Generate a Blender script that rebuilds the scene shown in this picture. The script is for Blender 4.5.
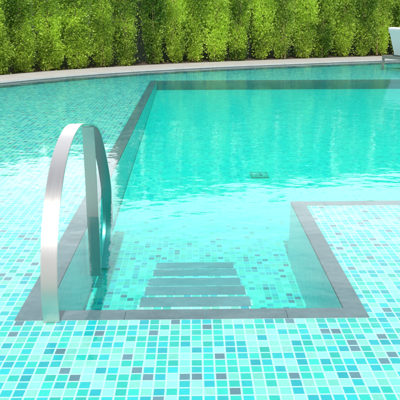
import bpy, bmesh, math, random
from mathutils import Vector, Matrix, noise as mnoise
R = math.radians
random.seed(7)
for o in list(bpy.data.objects): bpy.data.objects.remove(o)
S = bpy.context.scene
COL = S.collection

# ---------------------------------------------------------------- camera
CAM_Z = 1.355
PITCH = 17.9
cd = bpy.data.cameras.new('camera'); cam = bpy.data.objects.new('camera', cd); COL.objects.link(cam)
cd.sensor_width = 36; cd.lens = 36*601/400; cd.clip_start = .05; cd.clip_end = 600
cam.location = (0, 0, CAM_Z)
cam.rotation_euler = (Matrix.Rotation(R(-0.55), 4, 'Z') @ Matrix.Rotation(R(90-PITCH), 4, 'X') @ Matrix.Rotation(R(-0.25), 4, 'Z')).to_euler()
S.camera = cam

# ---------------------------------------------------------------- sky and sun
SUN_EL, SUN_AZ = 52, 182        # azimuth measured clockwise from +Y (view direction)
w = bpy.data.worlds.new('World'); S.world = w; w.use_nodes = True
nt = w.node_tree; nt.nodes.clear()
def N(nt, t, **k):
    n = nt.nodes.new(t)
    for a, b in k.items(): setattr(n, a, b)
    return n
out = N(nt, 'ShaderNodeOutputWorld'); bg = N(nt, 'ShaderNodeBackground'); sky = N(nt, 'ShaderNodeTexSky')
sky.sky_type = 'NISHITA'; sky.sun_disc = False; sky.sun_elevation = R(SUN_EL); sky.sun_rotation = R(SUN_AZ)
sky.air_density = 1.0; sky.dust_density = 2.0
bg.inputs[1].default_value = .11
tc = N(nt, 'ShaderNodeTexCoord'); mp = N(nt, 'ShaderNodeMapping'); mp.inputs['Scale'].default_value = (1.6, 1.6, 4.5)
no = N(nt, 'ShaderNodeTexNoise'); no.inputs['Scale'].default_value = 1.3; no.inputs['Detail'].default_value = 7; no.inputs['Roughness'].default_value = .55
cr = N(nt, 'ShaderNodeValToRGB'); cr.color_ramp.elements[0].position = .30; cr.color_ramp.elements[1].position = .56
cr.color_ramp.elements[0].color = (.7, .7, .7, 1)
mx = N(nt, 'ShaderNodeMix', data_type='RGBA'); mx.inputs['B'].default_value = (10.5, 11.0, 11.6, 1)
L = nt.links.new
L(tc.outputs['Generated'], mp.inputs[0]); L(mp.outputs[0], no.inputs['Vector']); L(no.outputs['Fac'], cr.inputs[0])
# sunlit cloud bank: brightest low in the sky opposite the sun
mx.inputs['B'].default_value = (1, 1, 1, 1)
sp = N(nt, 'ShaderNodeSeparateXYZ'); L(tc.outputs['Generated'], sp.inputs[0])
ry = N(nt, 'ShaderNodeMapRange', interpolation_type='SMOOTHSTEP'); ry.inputs[1].default_value = -.2; ry.inputs[2].default_value = .6; ry.inputs[3].default_value = 7.5; ry.inputs[4].default_value = 32; L(sp.outputs[1], ry.inputs[0])
cb = N(nt, 'ShaderNodeVectorMath', operation='SCALE'); cb.inputs[0].default_value = (1.0, .985, .985); L(ry.outputs[0], cb.inputs['Scale']); L(cb.outputs[0], mx.inputs['B'])
rz = N(nt, 'ShaderNodeMapRange', interpolation_type='SMOOTHSTEP'); rz.inputs[1].default_value = .28; rz.inputs[2].default_value = .56; rz.inputs[3].default_value = 1; rz.inputs[4].default_value = .30; L(sp.outputs[2], rz.inputs[0])
fm = N(nt, 'ShaderNodeMath', operation='MULTIPLY'); L(cr.outputs[0], fm.inputs[0]); L(rz.outputs[0], fm.inputs[1])
L(fm.outputs[0], mx.inputs['Factor']); L(sky.outputs[0], mx.inputs['A']); L(mx.outputs['Result'], bg.inputs[0]); L(bg.outputs[0], out.inputs[0])
sd = bpy.data.lights.new('sun', 'SUN'); sd.energy = 2.8; sd.angle = R(.53); sd.color = (1, .95, .87)
sun = bpy.data.objects.new('sun', sd); COL.objects.link(sun)
sdir = Vector((math.sin(R(SUN_AZ))*math.cos(R(SUN_EL)), math.cos(R(SUN_AZ))*math.cos(R(SUN_EL)), math.sin(R(SUN_EL))))
sun.rotation_euler = sdir.to_track_quat('Z', 'Y').to_euler(); sun.location = sdir*30
S.view_settings.view_transform = 'Standard'; S.view_settings.look = 'None'; S.view_settings.gamma = 1
S.view_settings.exposure = .22
S.render.engine = 'CYCLES'
S.cycles.transparent_max_bounces = 16; S.cycles.max_bounces = 10

# ---------------------------------------------------------------- helpers
def tag(o, label=None, cat=None, group=None, kind=None):
    for k, v in (('label', label), ('category', cat), ('group', group), ('kind', kind)):
        if v: o[k] = v
    return o
def empty(name, loc, rz=0):
    o = bpy.data.objects.new(name, None); COL.objects.link(o); o.location = loc; o.rotation_euler.z = rz
    o.empty_display_size = .2; return o
def link(name, bm, m, parent=None, smooth=False, loc=None):
    me = bpy.data.meshes.new(name); bm.normal_update(); bm.to_mesh(me); bm.free()
    for mm in (m if isinstance(m, (list, tuple)) else [m]): me.materials.append(mm)
    if smooth:
        for p in me.polygons: p.use_smooth = True
        me.set_sharp_from_angle(angle=R(38))
    o = bpy.data.objects.new(name, me); COL.objects.link(o)
    if parent: o.parent = parent
    if loc: o.location = loc
    return o
def quad(bm, pts):
    return bm.faces.new([bm.verts.new(p) for p in pts])
def rect(bm, x0, x1, y0, y1, z, z2=None):      # upward facing; z at y0, z2 at y1
    z2 = z if z2 is None else z2
    quad(bm, [(x0, y0, z), (x1, y0, z), (x1, y1, z2), (x0, y1, z2)])
def box(bm, x0, x1, y0, y1, z0, z1, bev=0):
    r = bmesh.ops.create_cube(bm, size=1)
    for v in r['verts']:
        v.co = Vector(((x0+x1)/2+v.co.x*(x1-x0), (y0+y1)/2+v.co.y*(y1-y0), (z0+z1)/2+v.co.z*(z1-z0)))
    if bev:
        es = list({e for v in r['verts'] for e in v.link_edges})
        bmesh.ops.bevel(bm, geom=es, offset=bev, segments=2, affect='EDGES', profile=.6)
def tube(bm, pts, rad, seg=7):
    pts = [Vector(p) for p in pts]; rings = []
    for i, p in enumerate(pts):
        d = (pts[min(i+1, len(pts)-1)]-pts[max(i-1, 0)]).normalized()
        a = d.orthogonal().normalized(); b = d.cross(a)
        r = rad[i] if isinstance(rad, (list, tuple)) else rad
        rings.append([bm.verts.new(p+(a*math.cos(t)+b*math.sin(t))*r) for t in [2*math.pi*k/seg for k in range(seg)]])
    for A, B in zip(rings, rings[1:]):
        for k in range(seg): bm.faces.new([A[k], A[(k+1) % seg], B[(k+1) % seg], B[k]])
    bm.faces.new(rings[0][::-1]); bm.faces.new(rings[-1])
def crom(pts, n):
    P = [Vector(p) for p in pts]; P = [2*P[0]-P[1]]+P+[2*P[-1]-P[-2]]; o = []
    for i in range(1, len(P)-2):
        for k in range(n):
            t = k/n; a, b, c, d = P[i-1:i+3]
            o.append(.5*((2*b)+(c-a)*t+(2*a-5*b+4*c-d)*t*t+(3*b-a-3*c+d)*t**3))
    o.append(P[-2]); return o

def mat(name):
    m = bpy.data.materials.new(name); m.use_nodes = True
    return m, m.node_tree, m.node_tree.nodes['Principled BSDF']
def simple(name, col, rough=.5, metal=0, nscale=0, namp=.15, bump=0, bscale=60):
    m, nt, b = mat(name); b.inputs['Roughness'].default_value = rough; b.inputs['Metallic'].default_value = metal
    b.inputs['Base Color'].default_value = (*col, 1)
    tc = N(nt, 'ShaderNodeTexCoord')
    if nscale:
        n = N(nt, 'ShaderNodeTexNoise'); n.inputs['Scale'].default_value = nscale; n.inputs['Detail'].default_value = 5
        nt.links.new(tc.outputs['Object'], n.inputs['Vector'])
        mr = N(nt, 'ShaderNodeMapRange'); mr.inputs[1].default_value = .3; mr.inputs[2].default_value = .7
        mr.inputs[3].default_value = 1-namp; mr.inputs[4].default_value = 1+namp
        nt.links.new(n.outputs['Fac'], mr.inputs[0])
        vm = N(nt, 'ShaderNodeVectorMath', operation='SCALE'); vm.inputs[0].default_value = col
        nt.links.new(mr.outputs[0], vm.inputs['Scale']); nt.links.new(vm.outputs[0], b.inputs['Base Color'])
    if bump:
        n = N(nt, 'ShaderNodeTexNoise'); n.inputs['Scale'].default_value = bscale; n.inputs['Detail'].default_value = 4
        nt.links.new(tc.outputs['Object'], n.inputs['Vector'])
        bp = N(nt, 'ShaderNodeBump'); bp.inputs['Strength'].default_value = bump; bp.inputs['Distance'].default_value = .01
        nt.links.new(n.outputs['Fac'], bp.inputs['Height']); nt.links.new(bp.outputs[0], b.inputs['Normal'])
    return m

# ---------------------------------------------------------------- materials
def mosaic(name='glass_mosaic', even=False, grout=(.66, .75, .73)):
    m, nt, b = mat(name); l = nt.links.new
    P = .05
    g = N(nt, 'ShaderNodeNewGeometry')
    dn = N(nt, 'ShaderNodeTexNoise'); dn.inputs['Scale'].default_value = 7; dn.inputs['Detail'].default_value = 2
    l(g.outputs['Position'], dn.inputs['Vector'])
    dv = N(nt, 'ShaderNodeVectorMath', operation='SUBTRACT'); dv.inputs[1].default_value = (.5, .5, .5); l(dn.outputs['Color'], dv.inputs[0])
    ds = N(nt, 'ShaderNodeVectorMath', operation='SCALE'); ds.inputs['Scale'].default_value = .004; l(dv.outputs[0], ds.inputs[0])
    ns = N(nt, 'ShaderNodeVectorMath', operation='SCALE'); ns.inputs['Scale'].default_value = -.012; l(g.outputs['Normal'], ns.inputs[0])
    a1 = N(nt, 'ShaderNodeVectorMath', operation='ADD'); l(g.outputs['Position'], a1.inputs[0]); l(ns.outputs[0], a1.inputs[1])
    a2 = N(nt, 'ShaderNodeVectorMath', operation='ADD'); l(a1.outputs[0], a2.inputs[0]); l(ds.outputs[0], a2.inputs[1])
    a3 = N(nt, 'ShaderNodeVectorMath', operation='ADD'); l(a2.outputs[0], a3.inputs[0]); a3.inputs[1].default_value = (10+.0203, 10-.045, 10.012)
    sc = N(nt, 'ShaderNodeVectorMath', operation='SCALE'); sc.inputs['Scale'].default_value = 1/P; l(a3.outputs[0], sc.inputs[0])
    fl = N(nt, 'ShaderNodeVectorMath', operation='FLOOR'); l(sc.outputs[0], fl.inputs[0])
    fr = N(nt, 'ShaderNodeVectorMath', operation='FRACTION'); l(sc.outputs[0], fr.inputs[0])
    # distance to the tile's edge in each axis, ignoring the axis along the normal
    c = N(nt, 'ShaderNodeVectorMath', operation='SUBTRACT'); c.inputs[1].default_value = (.5, .5, .5); l(fr.outputs[0], c.inputs[0])
    ab = N(nt, 'ShaderNodeVectorMath', operation='ABSOLUTE'); l(c.outputs[0], ab.inputs[0])
    an = N(nt, 'ShaderNodeVectorMath', operation='ABSOLUTE'); l(g.outputs['Normal'], an.inputs[0])
    om = N(nt, 'ShaderNodeVectorMath', operation='SUBTRACT'); om.inputs[0].default_value = (1, 1, 1); l(an.outputs[0], om.inputs[1])
    mu = N(nt, 'ShaderNodeVectorMath', operation='MULTIPLY'); l(ab.outputs[0], mu.inputs[0]); l(om.outputs[0], mu.inputs[1])
    sx = N(nt, 'ShaderNodeSeparateXYZ'); l(mu.outputs[0], sx.inputs[0])
    m1 = N(nt, 'ShaderNodeMath', operation='MAXIMUM'); l(sx.outputs[0], m1.inputs[0]); l(sx.outputs[1], m1.inputs[1])
    m2 = N(nt, 'ShaderNodeMath', operation='MAXIMUM'); l(m1.outputs[0], m2.inputs[0]); l(sx.outputs[2], m2.inputs[1])
    gr = N(nt, 'ShaderNodeMapRange'); gr.inputs[1].default_value = .405; gr.inputs[2].default_value = .44; l(m2.outputs[0], gr.inputs[0])
    wn = N(nt, 'ShaderNodeTexWhiteNoise'); l(fl.outputs[0], wn.inputs['Vector'])
    cr = N(nt, 'ShaderNodeValToRGB'); r = cr.color_ramp; r.interpolation = 'CONSTANT'
    cols = [(0, (.36, .70, .61)), (.20, (.24, .66, .55)), (.36, (.01, .52, .44)), (.52, (.02, .58, .49)), (.66, (.005, .50, .54)), (.84, (.004, .40, .48)), (.937, (.15, .23, .29))]
    r.elements[0].position = 0; r.elements[0].color = (*cols[0][1], 1); r.elements[1].position = cols[1][0]; r.elements[1].color = (*cols[1][1], 1)
    for p, cc in cols[2:]:
        e = r.elements.new(p); e.color = (*cc, 1)
    l(wn.outputs['Value'], cr.inputs[0])
    # cloudy glass inside each tile and per tile lightness
    gn = N(nt, 'ShaderNodeTexNoise'); gn.inputs['Scale'].default_value = 55; gn.inputs['Detail'].default_value = 4; l(g.outputs['Position'], gn.inputs['Vector'])
    hs = N(nt, 'ShaderNodeMath', operation='ADD'); l(gn.outputs['Fac'], hs.inputs[0])
    sw = N(nt, 'ShaderNodeSeparateColor'); l(wn.outputs['Color'], sw.inputs[0]); l(sw.outputs[1], hs.inputs[1])
    mr = N(nt, 'ShaderNodeMapRange'); mr.inputs[1].default_value = .4; mr.inputs[2].default_value = 1.6; mr.inputs[3].default_value = .84; mr.inputs[4].default_value = 1.16
    sh = N(nt, 'ShaderNodeVectorMath', operation='SCALE'); sh.inputs['Scale'].default_value = 1/6; l(fl.outputs[0], sh.inputs[0])
    sf = N(nt, 'ShaderNodeVectorMath', operation='FLOOR'); l(sh.outputs[0], sf.inputs[0])
    sn = N(nt, 'ShaderNodeTexWhiteNoise'); l(sf.outputs[0], sn.inputs['Vector'])
    sm = N(nt, 'ShaderNodeMath', operation='MULTIPLY_ADD'); l(sn.outputs['Value'], sm.inputs[0]); sm.inputs[1].default_value = .22; l(hs.outputs[0], sm.inputs[2])
    l(sm.outputs[0], mr.inputs[0])
    vs = N(nt, 'ShaderNodeVectorMath', operation='SCALE'); l(cr.outputs[0], vs.inputs[0]); l(mr.outputs[0], vs.inputs['Scale'])
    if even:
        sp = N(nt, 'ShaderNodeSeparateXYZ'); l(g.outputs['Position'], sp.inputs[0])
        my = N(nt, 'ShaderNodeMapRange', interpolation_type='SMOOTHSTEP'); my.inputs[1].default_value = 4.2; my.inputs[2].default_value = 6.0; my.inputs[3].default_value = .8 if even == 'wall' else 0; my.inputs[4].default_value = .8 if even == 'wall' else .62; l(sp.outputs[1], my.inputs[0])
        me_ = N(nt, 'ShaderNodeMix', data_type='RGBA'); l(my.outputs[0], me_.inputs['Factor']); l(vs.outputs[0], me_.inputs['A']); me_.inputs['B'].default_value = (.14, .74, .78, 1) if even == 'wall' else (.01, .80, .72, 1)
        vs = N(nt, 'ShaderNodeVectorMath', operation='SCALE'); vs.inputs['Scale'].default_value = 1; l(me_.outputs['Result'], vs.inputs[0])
    mx = N(nt, 'ShaderNodeMix', data_type='RGBA'); l(gr.outputs[0], mx.inputs['Factor']); l(vs.outputs[0], mx.inputs['A']); mx.inputs['B'].default_value = (*grout, 1)
    l(mx.outputs['Result'], b.inputs['Base Color']); b.inputs['Roughness'].default_value = .35
    iv = N(nt, 'ShaderNodeMath', operation='SUBTRACT'); iv.inputs[0].default_value = 1; l(gr.outputs[0], iv.inputs[1])
    bp = N(nt, 'ShaderNodeBump'); bp.inputs['Strength'].default_value = .3; bp.inputs['Distance'].default_value = .002
    l(iv.outputs[0], bp.inputs['Height']); l(bp.outputs[0], b.inputs['Normal'])
    return m
M_TILE = mosaic()
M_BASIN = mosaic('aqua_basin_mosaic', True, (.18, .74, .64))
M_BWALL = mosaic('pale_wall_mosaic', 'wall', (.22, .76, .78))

def stone(name, col, spots=.25, joint=None):
    m, nt, b = mat(name); l = nt.links.new
    g = N(nt, 'ShaderNodeNewGeometry')
    n = N(nt, 'ShaderNodeTexNoise'); n.inputs['Scale'].default_value = 38; n.inputs['Detail'].default_value = 8; n.inputs['Roughness'].default_value = .7
    n2 = N(nt, 'ShaderNodeTexNoise'); n2.inputs['Scale'].default_value = 4; n2.inputs['Detail'].default_value = 3
    l(g.outputs['Position'], n.inputs['Vector']); l(g.outputs['Position'], n2.inputs['Vector'])
    a = N(nt, 'ShaderNodeMath', operation='ADD'); l(n.outputs['Fac'], a.inputs[0]); l(n2.outputs['Fac'], a.inputs[1])
    mr = N(nt, 'ShaderNodeMapRange'); mr.inputs[1].default_value = .6; mr.inputs[2].default_value = 1.4; mr.inputs[3].default_value = 1-spots; mr.inputs[4].default_value = 1+spots
    l(a.outputs[0], mr.inputs[0])
    vs = N(nt, 'ShaderNodeVectorMath', operation='SCALE'); vs.inputs[0].default_value = col; l(mr.outputs[0], vs.inputs['Scale'])
    l(vs.outputs[0], b.inputs['Base Color']); b.inputs['Roughness'].default_value = .6
    bp = N(nt, 'ShaderNodeBump'); bp.inputs['Strength'].default_value = .25; bp.inputs['Distance'].default_value = .003; l(n.outputs['Fac'], bp.inputs['Height']); l(bp.outputs[0], b.inputs['Normal'])
    return m
M_TRIM = stone('grey_border_stone', (.155, .185, .21), .3)
M_NOSE = stone('teal_grey_nosing', (.12, .27, .30), .25)
M_COPE = stone('pale_coping_stone', (.50, .48, .485), .10)
M_DECK = stone('deck_paving', (.5, .48, .45), .15)

def water():
    m = bpy.data.materials.new('pool_water'); m.use_nodes = True; nt = m.node_tree; nt.nodes.clear(); l = nt.links.new
    o = N(nt, 'ShaderNodeOutputMaterial'); mix = N(nt, 'ShaderNodeMixShader'); tr = N(nt, 'ShaderNodeBsdfTransparent'); gl = N(nt, 'ShaderNodeBsdfGlossy')
    gl.inputs['Roughness'].default_value = 0.0
    tr.inputs[0].default_value = (1, 1, 1, 1)
    fr = N(nt, 'ShaderNodeFresnel'); fr.inputs['IOR'].default_value = 1.333
    g = N(nt, 'ShaderNodeNewGeometry')
    mp = N(nt, 'ShaderNodeMapping'); mp.inputs['Scale'].default_value = (1, 1.25, 1); l(g.outputs['Position'], mp.inputs[0])
    n1 = N(nt, 'ShaderNodeTexNoise'); n1.inputs['Scale'].default_value = 2.0; n1.inputs['Detail'].default_value = 3; n1.inputs['Distortion'].default_value = .4
    n2 = N(nt, 'ShaderNodeTexNoise'); n2.inputs['Scale'].default_value = 11; n2.inputs['Detail'].default_value = 3
    l(mp.outputs[0], n1.inputs['Vector']); l(mp.outputs[0], n2.inputs['Vector'])
    b1 = N(nt, 'ShaderNodeBump'); b1.inputs['Distance'].default_value = .007; b1.inputs['Strength'].default_value = 1
    b2 = N(nt, 'ShaderNodeBump'); b2.inputs['Distance'].default_value = .0011; b2.inputs['Strength'].default_value = 1
    l(n1.outputs['Fac'], b1.inputs['Height']); l(n2.outputs['Fac'], b2.inputs['Height']); l(b1.outputs[0], b2.inputs['Normal'])
    l(b2.outputs[0], gl.inputs['Normal']); l(b1.outputs[0], fr.inputs['Normal'])
    fm = N(nt, 'ShaderNodeMath', operation='MULTIPLY'); fm.inputs[1].default_value = .86; l(fr.outputs[0], fm.inputs[0]); l(fm.outputs[0], mix.inputs[0]); l(tr.outputs[0], mix.inputs[1]); l(gl.outputs[0], mix.inputs[2]); l(mix.outputs[0], o.inputs['Surface'])
    va = N(nt, 'ShaderNodeVolumeAbsorption'); va.inputs['Color'].default_value = (0.0, .985, .975, 1); va.inputs['Density'].default_value = 1.2
    l(va.outputs[0], o.inputs['Volume'])
    return m
M_WATER = water()

def steel():
    m, nt, b = mat('brushed_steel'); l = nt.links.new
    b.inputs['Metallic'].default_value = 1; b.inputs['Base Color'].default_value = (.56, .56, .54, 1); b.inputs['Roughness'].default_value = .24
    tc = N(nt, 'ShaderNodeTexCoord'); mp = N(nt, 'ShaderNodeMapping'); mp.inputs['Scale'].default_value = (260, 5, 5)
    n = N(nt, 'ShaderNodeTexNoise'); n.inputs['Scale'].default_value = 1; n.inputs['Detail'].default_value = 3
    l(tc.outputs['Object'], mp.inputs[0]); l(mp.outputs[0], n.inputs['Vector'])
    mr = N(nt, 'ShaderNodeMapRange'); mr.inputs[3].default_value = .25; mr.inputs[4].default_value = .36; l(n.outputs['Fac'], mr.inputs[0]); l(mr.outputs[0], b.inputs['Roughness'])
    bp = N(nt, 'ShaderNodeBump'); bp.inputs['Strength'].default_value = .05; bp.inputs['Distance'].default_value = .001; l(n.outputs['Fac'], bp.inputs['Height']); l(bp.outputs[0], b.inputs['Normal'])
    return m
M_STEEL = steel()

def leaf(name, dark, light):
    m, nt, b = mat(name); l = nt.links.new
    g = N(nt, 'ShaderNodeNewGeometry'); oi = N(nt, 'ShaderNodeObjectInfo')
    cr = N(nt, 'ShaderNodeValToRGB'); cr.color_ramp.elements[0].color = (*dark, 1); cr.color_ramp.elements[1].color = (*light, 1)
    ns = N(nt, 'ShaderNodeTexNoise'); ns.inputs['Scale'].default_value = 1.6; ns.inputs['Detail'].default_value = 3; l(g.outputs['Position'], ns.inputs['Vector'])
    ad = N(nt, 'ShaderNodeMath', operation='MULTIPLY_ADD'); l(g.outputs['Random Per Island'], ad.inputs[0]); ad.inputs[1].default_value = .55
    a2 = N(nt, 'ShaderNodeMath', operation='MULTIPLY_ADD'); l(oi.outputs['Random'], a2.inputs[0]); a2.inputs[1].default_value = .35
    mr = N(nt, 'ShaderNodeMapRange'); mr.inputs[1].default_value = .35; mr.inputs[2].default_value = .65; mr.inputs[3].default_value = -.2; mr.inputs[4].default_value = .4; l(ns.outputs['Fac'], mr.inputs[0])
    l(mr.outputs[0], a2.inputs[2]); l(a2.outputs[0], ad.inputs[2]); l(ad.outputs[0], cr.inputs[0]); l(cr.outputs[0], b.inputs['Base Color'])
    b.inputs['Roughness'].default_value = .45
    tl = N(nt, 'ShaderNodeBsdfTranslucent'); hv = N(nt, 'ShaderNodeVectorMath', operation='MULTIPLY'); hv.inputs[1].default_value = (1.6, 1.5, .6); l(cr.outputs[0], hv.inputs[0]); l(hv.outputs[0], tl.inputs[0])
    mx = N(nt, 'ShaderNodeMixShader'); mx.inputs[0].default_value = .45; l(b.outputs[0], mx.inputs[1]); l(tl.outputs[0], mx.inputs[2])
    l(mx.outputs[0], nt.nodes['Material Output'].inputs[0])
    return m
M_LEAF = leaf('hedge_leaf', (.035, .14, .016), (.58, .76, .12))
M_BARK = simple('pale_bark', (.36, .26, .16), .85, nscale=25, namp=.3)
M_SOIL = simple('bed_soil', (.10, .075, .05), .95, nscale=9, namp=.35, bump=.6)
M_GRASS = simple('lawn', (.06, .11, .03), .9, nscale=6, namp=.35, bump=.6, bscale=90)
M_WALL = simple('grey_render', (.13, .17, .14), .8, nscale=3, namp=.06, bump=.1)
M_FRAME = simple('taupe_metal', (.24, .24, .23), .4, metal=.3, nscale=20, namp=.08)
M_SLING = simple('white_fabric', (.84, .78, .83), .8, nscale=120, namp=.04, bump=.15, bscale=300)
M_GRATE = simple('weathered_plastic', (.03, .44, .40), .5, nscale=30, namp=.2)
M_DARK = simple('dark_gap', (.02, .06, .06), .6)

# ---------------------------------------------------------------- pool layout (metres; water level is z = 0)
SH = -.09                                   # shallow ledge
XL0, XL1 = -.875, -.742                     # left border strip
XR0, XR1 = .742, .846                       # border of the right platform
Y0, Y1 = 2.595, 2.688                       # near border strip
YP0, YP1 = 4.315, 4.41                      # far border of the right platform
YF0, YF1 = 12.20, 12.36                     # far border
XE = 6.6
def floor_z(y): return -.56 if y < 4.9 else -.56+(y-4.9)/(YF0-4.9)*.305

outline = [(-3.6, 11.33), (-1.97, 12.78), (.14, 13.95), (2.56, 14.85), (4.31, 15.45), (6.4, 15.9), (9, 15.6), (11, 13.8), (12, 10.5), (12.2, 6), (12.2, 1), (12, -3), (9, -4.2), (3, -4.4), (-3, -4.3), (-6, -3.2), (-6.9, 0), (-6.9, 4), (-6.3, 7), (-5.2, 9.4)]
def closed(pts, n):
    P = [Vector((*p, 0)) for p in pts]; K = len(P); o = []
    for i in range(K):
        a, b, c, d = P[i-1], P[i], P[(i+1) % K], P[(i+2) % K]
        for k in range(n):
            t = k/n
            o.append(.5*((2*b)+(c-a)*t+(2*a-5*b+4*c-d)*t*t+(3*b-a-3*c+d)*t**3))
    return o
CUR = closed(outline, 12)
def offset(C, r):
    K = len(C); o = []
    for i in range(K):
        t = (C[(i+1) % K]-C[i-1]).normalized(); o.append(C[i]+Vector((-t.y, t.x, 0))*r)
    return o
# orientation: make positive offset point outwards
area = sum(CUR[i-1].x*CUR[i].y-CUR[i].x*CUR[i-1].y for i in range(len(CUR)))
SG = -1 if area > 0 else 1
OFF = lambda r: offset(CUR, SG*r)

# ground: one sheet with the pool cut out of it
bm = bmesh.new(); K = len(CUR); cen = Vector((2.5, 5.5, 0))
loops = [OFF(.88), OFF(3.2), OFF(6), None]
vs = []
for j, Lp in enumerate(loops):
    if Lp is None: vs.append([bm.verts.new(((p-cen).normalized()*400+cen)+Vector((0, 0, .02))) for p in CUR])
    else: vs.append([bm.verts.new((p.x, p.y, .025)) for p in Lp])
for A, B in zip(vs, vs[1:]):
    for i in range(K):
        f = bm.faces.new([A[i-1], A[i], B[i], B[i-1]])
bmesh.ops.recalc_face_normals(bm, faces=bm.faces)
if sum(f.normal.z for f in bm.faces) < 0: bmesh.ops.reverse_faces(bm, faces=bm.faces)
g = link('ground', bm, M_GRASS); tag(g, kind='structure')
# planting bed strip behind the coping (far side) and paving on the near side
def band(name, r0, r1, z, m, sel):
    bm = bmesh.new(); A = OFF(r0); B = OFF(r1)
    for i in range(K):
        if sel((A[i-1]+A[i])/2):
            f = quad(bm, [(A[i-1].x, A[i-1].y, z), (A[i].x, A[i].y, z), (B[i].x, B[i].y, z), (B[i-1].x, B[i-1].y, z)])
    bmesh.ops.remove_doubles(bm, verts=bm.verts, dist=1e-5)
    bmesh.ops.recalc_face_normals(bm, faces=bm.faces)
    if sum(f.normal.z for f in bm.faces) < 0: bmesh.ops.reverse_faces(bm, faces=bm.faces)
    return link(name, bm, m)
far = lambda p: p.y > 3.0
tag(band('planting_bed', .88, 3.0, .030, M_SOIL, far), kind='structure')
tag(band('paving', .88, 5.9, .030, M_DECK, lambda p: not far(p)), kind='structure')

pool = empty('swimming_pool', (0, 0, 0))
tag(pool, 'turquoise mosaic tiled swimming pool with shallow ledges, grey border lines and curved pale edge', 'swimming pool')

# tiled shallow ledge round the basin
bm = bmesh.new()
X0, X1, YA, YB = -9, 14, -6, 18
rect(bm, X0, XL0, YA, YB, SH)
rect(bm, XL0, XR1, YA, Y0, SH)
rect(bm, XR1, X1, YA, YP0, SH)
rect(bm, XL0, X1, YF1, YB, SH)
rect(bm, XE+.12, X1, YP0, YF1, SH)
link('shallow_ledge', bm, M_TILE, pool)

# basin floor
bm = bmesh.new()
rect(bm, XL1, XR0, Y1, 4.9, -.56)
rect(bm, XR0, XE, YP1, 4.9, -.56)
rect(bm, XL1, XE, 4.9, YF0, -.56, floor_z(YF0))
link('basin_floor', bm, M_BASIN, pool)

# basin walls (tiled, slightly below the border strip)
def wall(bm, x0, y0, x1, y1, zb=-.75, zt=SH-.012):
    quad(bm, [(x0, y0, zb), (x1, y1, zb), (x1, y1, zt), (x0, y0, zt)])
for pts in ([XL1, Y1, XL1, YF0], [XR0, YP1, XR0, Y1], [XR0, Y1, XL1, Y1], [XE, YP1, XR0, YP1], [XE, YF0, XE, YP1]):
    bm = bmesh.new(); wall(bm, *pts); link('basin_wall', bm, M_BWALL, pool)
bm = bmesh.new(); wall(bm, XL1, YF0, XE, YF0); o = link('basin_wall', bm, M_TRIM, pool); o['label'] = 'dark grey far wall of the basin'

# border strips: real slabs with a small lip over the basin, laid 4 mm proud of the ledge
def strip(x0, x1, y0, y1):      # laid from separate lengths of stone
    bm = bmesh.new(); rn = random.Random(int((x0+y0)*977)); alongy = (y1-y0) > (x1-x0)
    a, e = (y0, y1) if alongy else (x0, x1); n = max(1, round((e-a)/.45)); L_ = (e-a)/n
    for k in range(n):
        p, q = a+k*L_+(.0009 if k else 0), a+(k+1)*L_-(.0009 if k < n-1 else 0); h = rn.uniform(0, .0012)
        if alongy: box(bm, x0, x1, p, q, SH-.012, SH+.004+h, .0016)
        else: box(bm, p, q, y0, y1, SH-.012, SH+.004+h, .0016)
    link('border_strip', bm, M_TRIM, pool)
strip(XL0, XL1, Y0, YF1)
strip(XL1+.001, XR1, Y0, Y1)
strip(XR0, XR1, Y1+.001, YP1)
strip(XR1+.001, XE+.12, YP0, YP1)
strip(XL1+.001, XE+.12, YF0, YF1)
strip(XE, XE+.12, YP1+.001, YF0-.001)

# steps going down from the near edge: five grey slabs on tiled risers
st = empty('pool_steps', (0, 0, 0)); st.parent = pool
W2 = .288
ya = Y1+.001
for zt, yb in ((-.120, 2.88), (-.21, 3.19), (-.325, 3.545), (-.41, 3.87), (-.50, 4.19)):
    bm2 = bmesh.new(); box(bm2, -W2-.012, W2+.012, ya, yb, -.7, zt)
    link('step', bm2, M_TILE, st)
    bm3 = bmesh.new(); box(bm3, -W2, W2, yb-.102, yb+.003, zt-.006, zt+.004, .002)
    link('step_nosing', bm3, M_NOSE, st)
    ya = yb+.0005

# coping: curved ring of separate looking slabs
bm = bmesh.new()
A, B = OFF(-.02), OFF(.92)
LEN = [0]
for i in range(1, K+1): LEN.append(LEN[-1]+(CUR[i % K]-CUR[i-1]).length)
for i in range(K):
    a0, a1, b0, b1 = A[i], A[(i+1) % K], B[i], B[(i+1) % K]
    g_ = .0015/((a1-a0).length)
    if i % 2 == 0: a0_, b0_ = a0.lerp(a1, g_), b0.lerp(b1, g_); a1_, b1_ = a1, b1
    else: a0_, b0_ = a0, b0; a1_, b1_ = a1.lerp(a0, g_), b1.lerp(b0, g_)
    zt, zb = .042, .006
    c = [a0_, a1_, b1_, b0_]
    tv = [bm.verts.new((p.x, p.y, zt)) for p in c]; bv = [bm.verts.new((p.x, p.y, zb)) for p in c]
    bm.faces.new(tv)
    for q in range(4): bm.faces.new([tv[q], bv[q], bv[(q+1) % 4], tv[(q+1) % 4]])
bmesh.ops.recalc_face_normals(bm, faces=bm.faces)
link('coping', bm, M_COPE, pool)
bm = bmesh.new(); A = OFF(.0)
for i in range(K):
    quad(bm, [(A[i-1].x, A[i-1].y, -.2), (A[i].x, A[i].y, -.2), (A[i].x, A[i].y, .02), (A[i-1].x, A[i-1].y, .02)])
bmesh.ops.remove_doubles(bm, verts=bm.verts, dist=1e-5)
link('edge_wall', bm, M_TRIM, pool)

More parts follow.
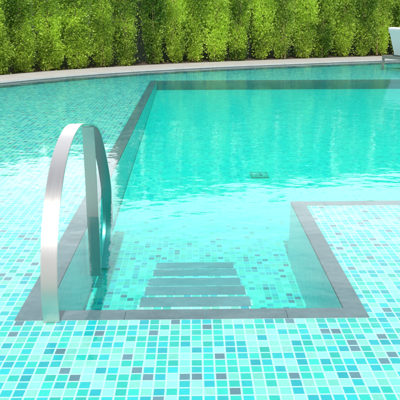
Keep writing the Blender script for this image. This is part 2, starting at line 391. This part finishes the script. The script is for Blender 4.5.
# drain cover on the basin floor
yd, xd = 6.6, .74
dr = empty('floor_drain', (xd, yd, floor_z(yd)+.004)); dr.parent = pool
bm = bmesh.new()
for a in (-1, 1):
    box(bm, -.1, .1, a*.09-.01, a*.09+.01, 0, .014, .002); box(bm, a*.09-.01, a*.09+.01, -.0795, .0795, 0, .014, .002)
link('rim', bm, M_GRATE, dr)
bm = bmesh.new()
for k in range(7): box(bm, -.079, .079, -.072+k*.024-.006, -.072+k*.024+.006, .002, .011)
link('grate', bm, M_TILE, dr)

# ---------------------------------------------------------------- water body
bm = bmesh.new(); A = OFF(.012)
top = [bm.verts.new((p.x, p.y, 0)) for p in A]; bot = [bm.verts.new((p.x, p.y, -.9)) for p in A]
bm.faces.new(top); bm.faces.new(bot[::-1])
for i in range(K): bm.faces.new([top[i-1], bot[i-1], bot[i], top[i]])
bmesh.ops.recalc_face_normals(bm, faces=bm.faces)
tag(link('water', bm, M_WATER), kind='structure')

# ---------------------------------------------------------------- handrail
rail = empty('handrail', (-.69, 3.6, SH))
tag(rail, 'arched flat stainless steel handrail rising out of the water beside the pool steps', 'handrail')
def ribbon(path, wd, th, x=0):
    bm = bmesh.new(); n = len(path); rows = []
    for i, p in enumerate(path):
        t = (path[min(i+1, n-1)]-path[max(i-1, 0)]).normalized(); nn = Vector((0, -t.z, t.y))
        w_ = wd[i] if isinstance(wd, list) else wd
        ring = []
        e = .0025
        for sx, sn in ((-1, -1), (1, -1), (1, 1), (-1, 1)):
            ring.append(bm.verts.new(Vector((x+sx*w_/2, p.y, p.z))+nn*sn*th/2))
        rows.append(ring)
    for a, b in zip(rows, rows[1:]):
        for k in range(4): bm.faces.new([a[k], a[(k+1) % 4], b[(k+1) % 4], b[k]])
    bm.faces.new(rows[0][::-1]); bm.faces.new(rows[-1])
    bmesh.ops.recalc_face_normals(bm, faces=bm.faces)
    long_e = [e for e in bm.edges if abs((e.verts[0].co-e.verts[1].co).normalized().x) < .5 and len(e.link_faces) == 2 and e.calc_face_angle(0) > 1.2]
    bmesh.ops.bevel(bm, geom=long_e, offset=.0022, segments=2, affect='EDGES')
    return bm
RO = Vector((0, 3.6, SH))
arch = [(0, 2.575, SH+.002), (0, 2.585, .08), (0, 2.66, .29), (0, 2.79, .46), (0, 2.98, .60), (0, 3.2, .678), (0, 3.42, .70), (0, 3.66, .665), (0, 3.92, .61), (0, 4.14, .51), (0, 4.38, .25), (0, 4.51, .0), (0, 4.525, -.2), (0, 4.46, -.352), (0, 4.34, -.457), (0, 4.2, -.545)]
pa = [p-RO for p in crom(arch, 8)]
o = link('arch_band', ribbon(pa, .080, .012), M_STEEL, rail, smooth=True)
up = [(0, 3.86, .612), (0, 3.875, .5), (0, 3.87, .3), (0, 3.85, .05), (0, 3.83, -.2), (0, 3.80, -.418)]
pu = [p-RO for p in crom(up, 6)]
link('inner_band', ribbon(pu, .078, .012), M_STEEL, rail, smooth=True)

# ---------------------------------------------------------------- lounger standing in the far shallows
lg = empty('sun_lounger', (4.56, 13.96, SH), R(25))
tag(lg, 'white sun lounger with raised back at the far pool edge by the hedge', 'sun lounger')
ZS = .30
for x, y in ((.03, .37), (.03, -.37), (1.75, .37), (1.75, -.37)):
    bm = bmesh.new(); box(bm, x-.022, x+.022, y-.018, y+.018, .005, ZS-.036, .004); link('leg', bm, M_FRAME, lg)
bm = bmesh.new()
for y in (-.37, .37): box(bm, 0, 1.95, y-.02, y+.02, ZS-.035, ZS+.035, .005)
for x in (.022, .45, 1.2, 1.928): box(bm, x-.02, x+.02, -.349, .349, ZS-.033, ZS+.03, .005)
link('frame', bm, M_FRAME, lg)
bm = bmesh.new(); box(bm, .3, 1.93, -.34, .34, ZS+.032, ZS+.075, .014); link('seat_pad', bm, M_SLING, lg, smooth=True)
def slab(name, p0, p1, y0, y1, th, m, parent, bev):
    d = Vector((p1[0]-p0[0], 0, p1[1]-p0[1])); Ln = d.length; bm = bmesh.new(); box(bm, 0, Ln, y0, y1, -th/2, th/2, bev)
    ang = math.atan2(d.z, d.x)
    bm.transform(Matrix.Translation((p0[0], 0, p0[1])) @ Matrix.Rotation(-ang, 4, 'Y')); return link(name, bm, m, parent)
slab('backrest', (.33, ZS+.06), (.10, ZS+.64), -.34, .34, .045, M_SLING, lg, .012)
slab('pillow', (.145, ZS+.535), (.10, ZS+.66), -.35, .35, .085, M_SLING, lg, .03)

# ---------------------------------------------------------------- boundary wall behind the hedge
bm = bmesh.new(); A = OFF(1.95); B = OFF(2.1)
idx = [i for i in range(K) if CUR[i].y > 3.5]
idx = sorted(idx, key=lambda i: (i+60) % K)
for i, j in zip(idx, idx[1:]):
    for (p, q, z0, z1) in ((A[i], A[j], .02, 1.70), (B[j], B[i], .02, 1.70)): quad(bm, [(p.x, p.y, z0), (q.x, q.y, z0), (q.x, q.y, z1), (p.x, p.y, z1)])
    quad(bm, [(A[i].x, A[i].y, 1.70), (A[j].x, A[j].y, 1.70), (B[j].x, B[j].y, 1.70), (B[i].x, B[i].y, 1.70)])
bmesh.ops.remove_doubles(bm, verts=bm.verts, dist=1e-5)
tag(link('boundary_wall', bm, M_WALL), 'low dark rendered wall glimpsed between the stems of the hedge row', 'wall')

# ---------------------------------------------------------------- hedge of columnar trees
def crown_mesh(h, rad, seed, nclump, nleaf):
    rn = random.Random(seed); V = []; F = []
    def leaf(p, d, s):
        side = d.cross(Vector((rn.uniform(-1, 1), rn.uniform(-1, 1), rn.uniform(-1, 1)))).normalized()
        up = side.cross(d).normalized(); l = s; wdt = s*.42
        k = len(V)
        V.extend([p, p+d*l*.5+side*wdt+up*l*.06, p+d*l, p+d*l*.5-side*wdt+up*l*.06]); F.append((k, k+1, k+2, k+3))
    ph = [rn.uniform(0, 6.28) for _ in range(6)]
    for c in range(nclump):
        z = .04+(h-.07)*rn.random()**.95
        a = rn.uniform(0, 2*math.pi)
        t = z/h
        prof = (.78+.30*math.sin(min(1, t*3)*math.pi/2)) if t < .88 else 1.08*math.sqrt(max(.02, 1-((t-.88)/.14)**2))
        if t < .12: prof *= .55+3.2*t
        if h > 2: prof *= .95+.52*t
        wob = 1+.16*math.sin(3*a+z*2.3+ph[0])+.14*math.sin(z*6.1+ph[1]+a*2)
        r = rad*prof*wob*(rn.uniform(.35, 1.0)**.45)
        cpos = Vector((math.cos(a)*r, math.sin(a)*r, z))
        cr_ = rn.uniform(.045, .12)
        outd = Vector((math.cos(a), math.sin(a), .35)).normalized()
        for _ in range(int(nleaf*rn.uniform(.6, 1.4))):
            q = Vector((rn.gauss(0, 1), rn.gauss(0, 1), rn.gauss(0, 1.15)))*cr_*.55
            d = (q.normalized()*.8+outd*.7+Vector((rn.uniform(-.7, .7), rn.uniform(-.7, .7), rn.uniform(-.5, .6)))).normalized()
            leaf(cpos+q, d, rn.uniform(.026, .048))
    me = bpy.data.meshes.new('crown'); me.from_pydata([tuple(v) for v in V], [], F); me.materials.append(M_LEAF); return me
def trunk_mesh(h, seed):
    rn = random.Random(seed); bm = bmesh.new()
    for s in range(3):
        x, y = rn.uniform(-.09, .09), rn.uniform(-.09, .09); pts = []
        for k in range(9):
            pts.append((x+rn.uniform(-.02, .02)+k*.008*rn.uniform(-1, 1), y+rn.uniform(-.02, .02), h*.92*k/8))
        r0 = .026 if s == 0 else .014
        tube(bm, pts, [r0*(1-.08*k) for k in range(9)], 6)
    for k in range(16):
        z = rn.uniform(.1, h*.85); a = rn.uniform(0, 6.28); l = rn.uniform(.12, .27)
        tube(bm, [(0, 0, z), (math.cos(a)*l*.5, math.sin(a)*l*.5, z+l*.35), (math.cos(a)*l, math.sin(a)*l, z+l*.9)], [.009, .006, .003], 5)
    me = bpy.data.meshes.new('trunk'); bm.to_mesh(me); bm.free(); me.materials.append(M_BARK); return me
NV = 5; BASEH = 2.5
crowns = [crown_mesh(BASEH, [.19, .215, .18, .20, .22][i], 11+i, 800, 23) for i in range(NV)]
low_crowns = [crown_mesh(1.9, [.205, .195, .22, .20, .21][i], 31+i, 620, 23) for i in range(NV)]
trunks = [trunk_mesh(BASEH, 50+i) for i in range(NV)]
H1 = OFF(1.24)
# walk along the hedge line
path = [H1[i] for i in idx]
pos = []; acc = 0; step = .61
d = 0; nextd = 0
for p, q in zip(path, path[1:]):
    seg = (q-p).length
    while nextd <= d+seg:
        pos.append(p.lerp(q, (nextd-d)/seg)); nextd += step*random.uniform(.9, 1.1)
    d += seg
fwd = 601/400
vis = []
for p in pos:
    zc = p.y*.9516+.3; px = 194+601*p.x/zc
    if p.y > 6 and -140 < px < 560 and p.x < 8.5: vis.append((px, p))
vis.sort(key=lambda t: t[0])
inview = [v for v in vis if -14 < v[0] < 414]
ORD = ['first', 'second', 'third', 'fourth', 'fifth', 'sixth', 'seventh', 'eighth', 'ninth', 'tenth', 'eleventh', 'twelfth', 'thirteenth', 'fourteenth', 'fifteenth', 'sixteenth', 'seventeenth', 'eighteenth', 'nineteenth', 'twentieth', 'twenty-first', 'twenty-second']
k = 0; n = len(inview)
for i, (px, p) in enumerate(vis):
    t = empty('hedge_tree', (p.x+random.uniform(-.05, .05), p.y+random.uniform(-.09, .09), .05), random.uniform(0, 6.28))
    low = px < 118; H = 1.9 if low else 3.4
    s = random.uniform(.96, 1.05); t.scale = (s*random.uniform(.92, 1.1), s*random.uniform(.92, 1.1), (1 if low else H/BASEH)*random.uniform(.97, 1.04))
    c = bpy.data.objects.new('crown', (low_crowns if low else crowns)[i % NV]); COL.objects.link(c); c.parent = t
    tr = bpy.data.objects.new('trunk', trunks[(i*2) % NV]); COL.objects.link(tr); tr.parent = t; tr.scale.z = .76 if low else 1
    if -14 < px < 414:
        k += 1
        if k <= n//2: lab = 'slim leafy green hedge tree, %s from the left end of the row behind the pool' % ORD[k-1]
        else: lab = 'slim leafy green hedge tree, %s from the right end of the row behind the pool' % ORD[n-k]
    else: lab = 'slim leafy green hedge tree beyond the %s edge of the picture' % ('left' if px < 0 else 'right')
    tag(t, lab, 'tree', 'hedge trees in a row behind the pool')
print('hedge trees', len(vis), 'in view', n)
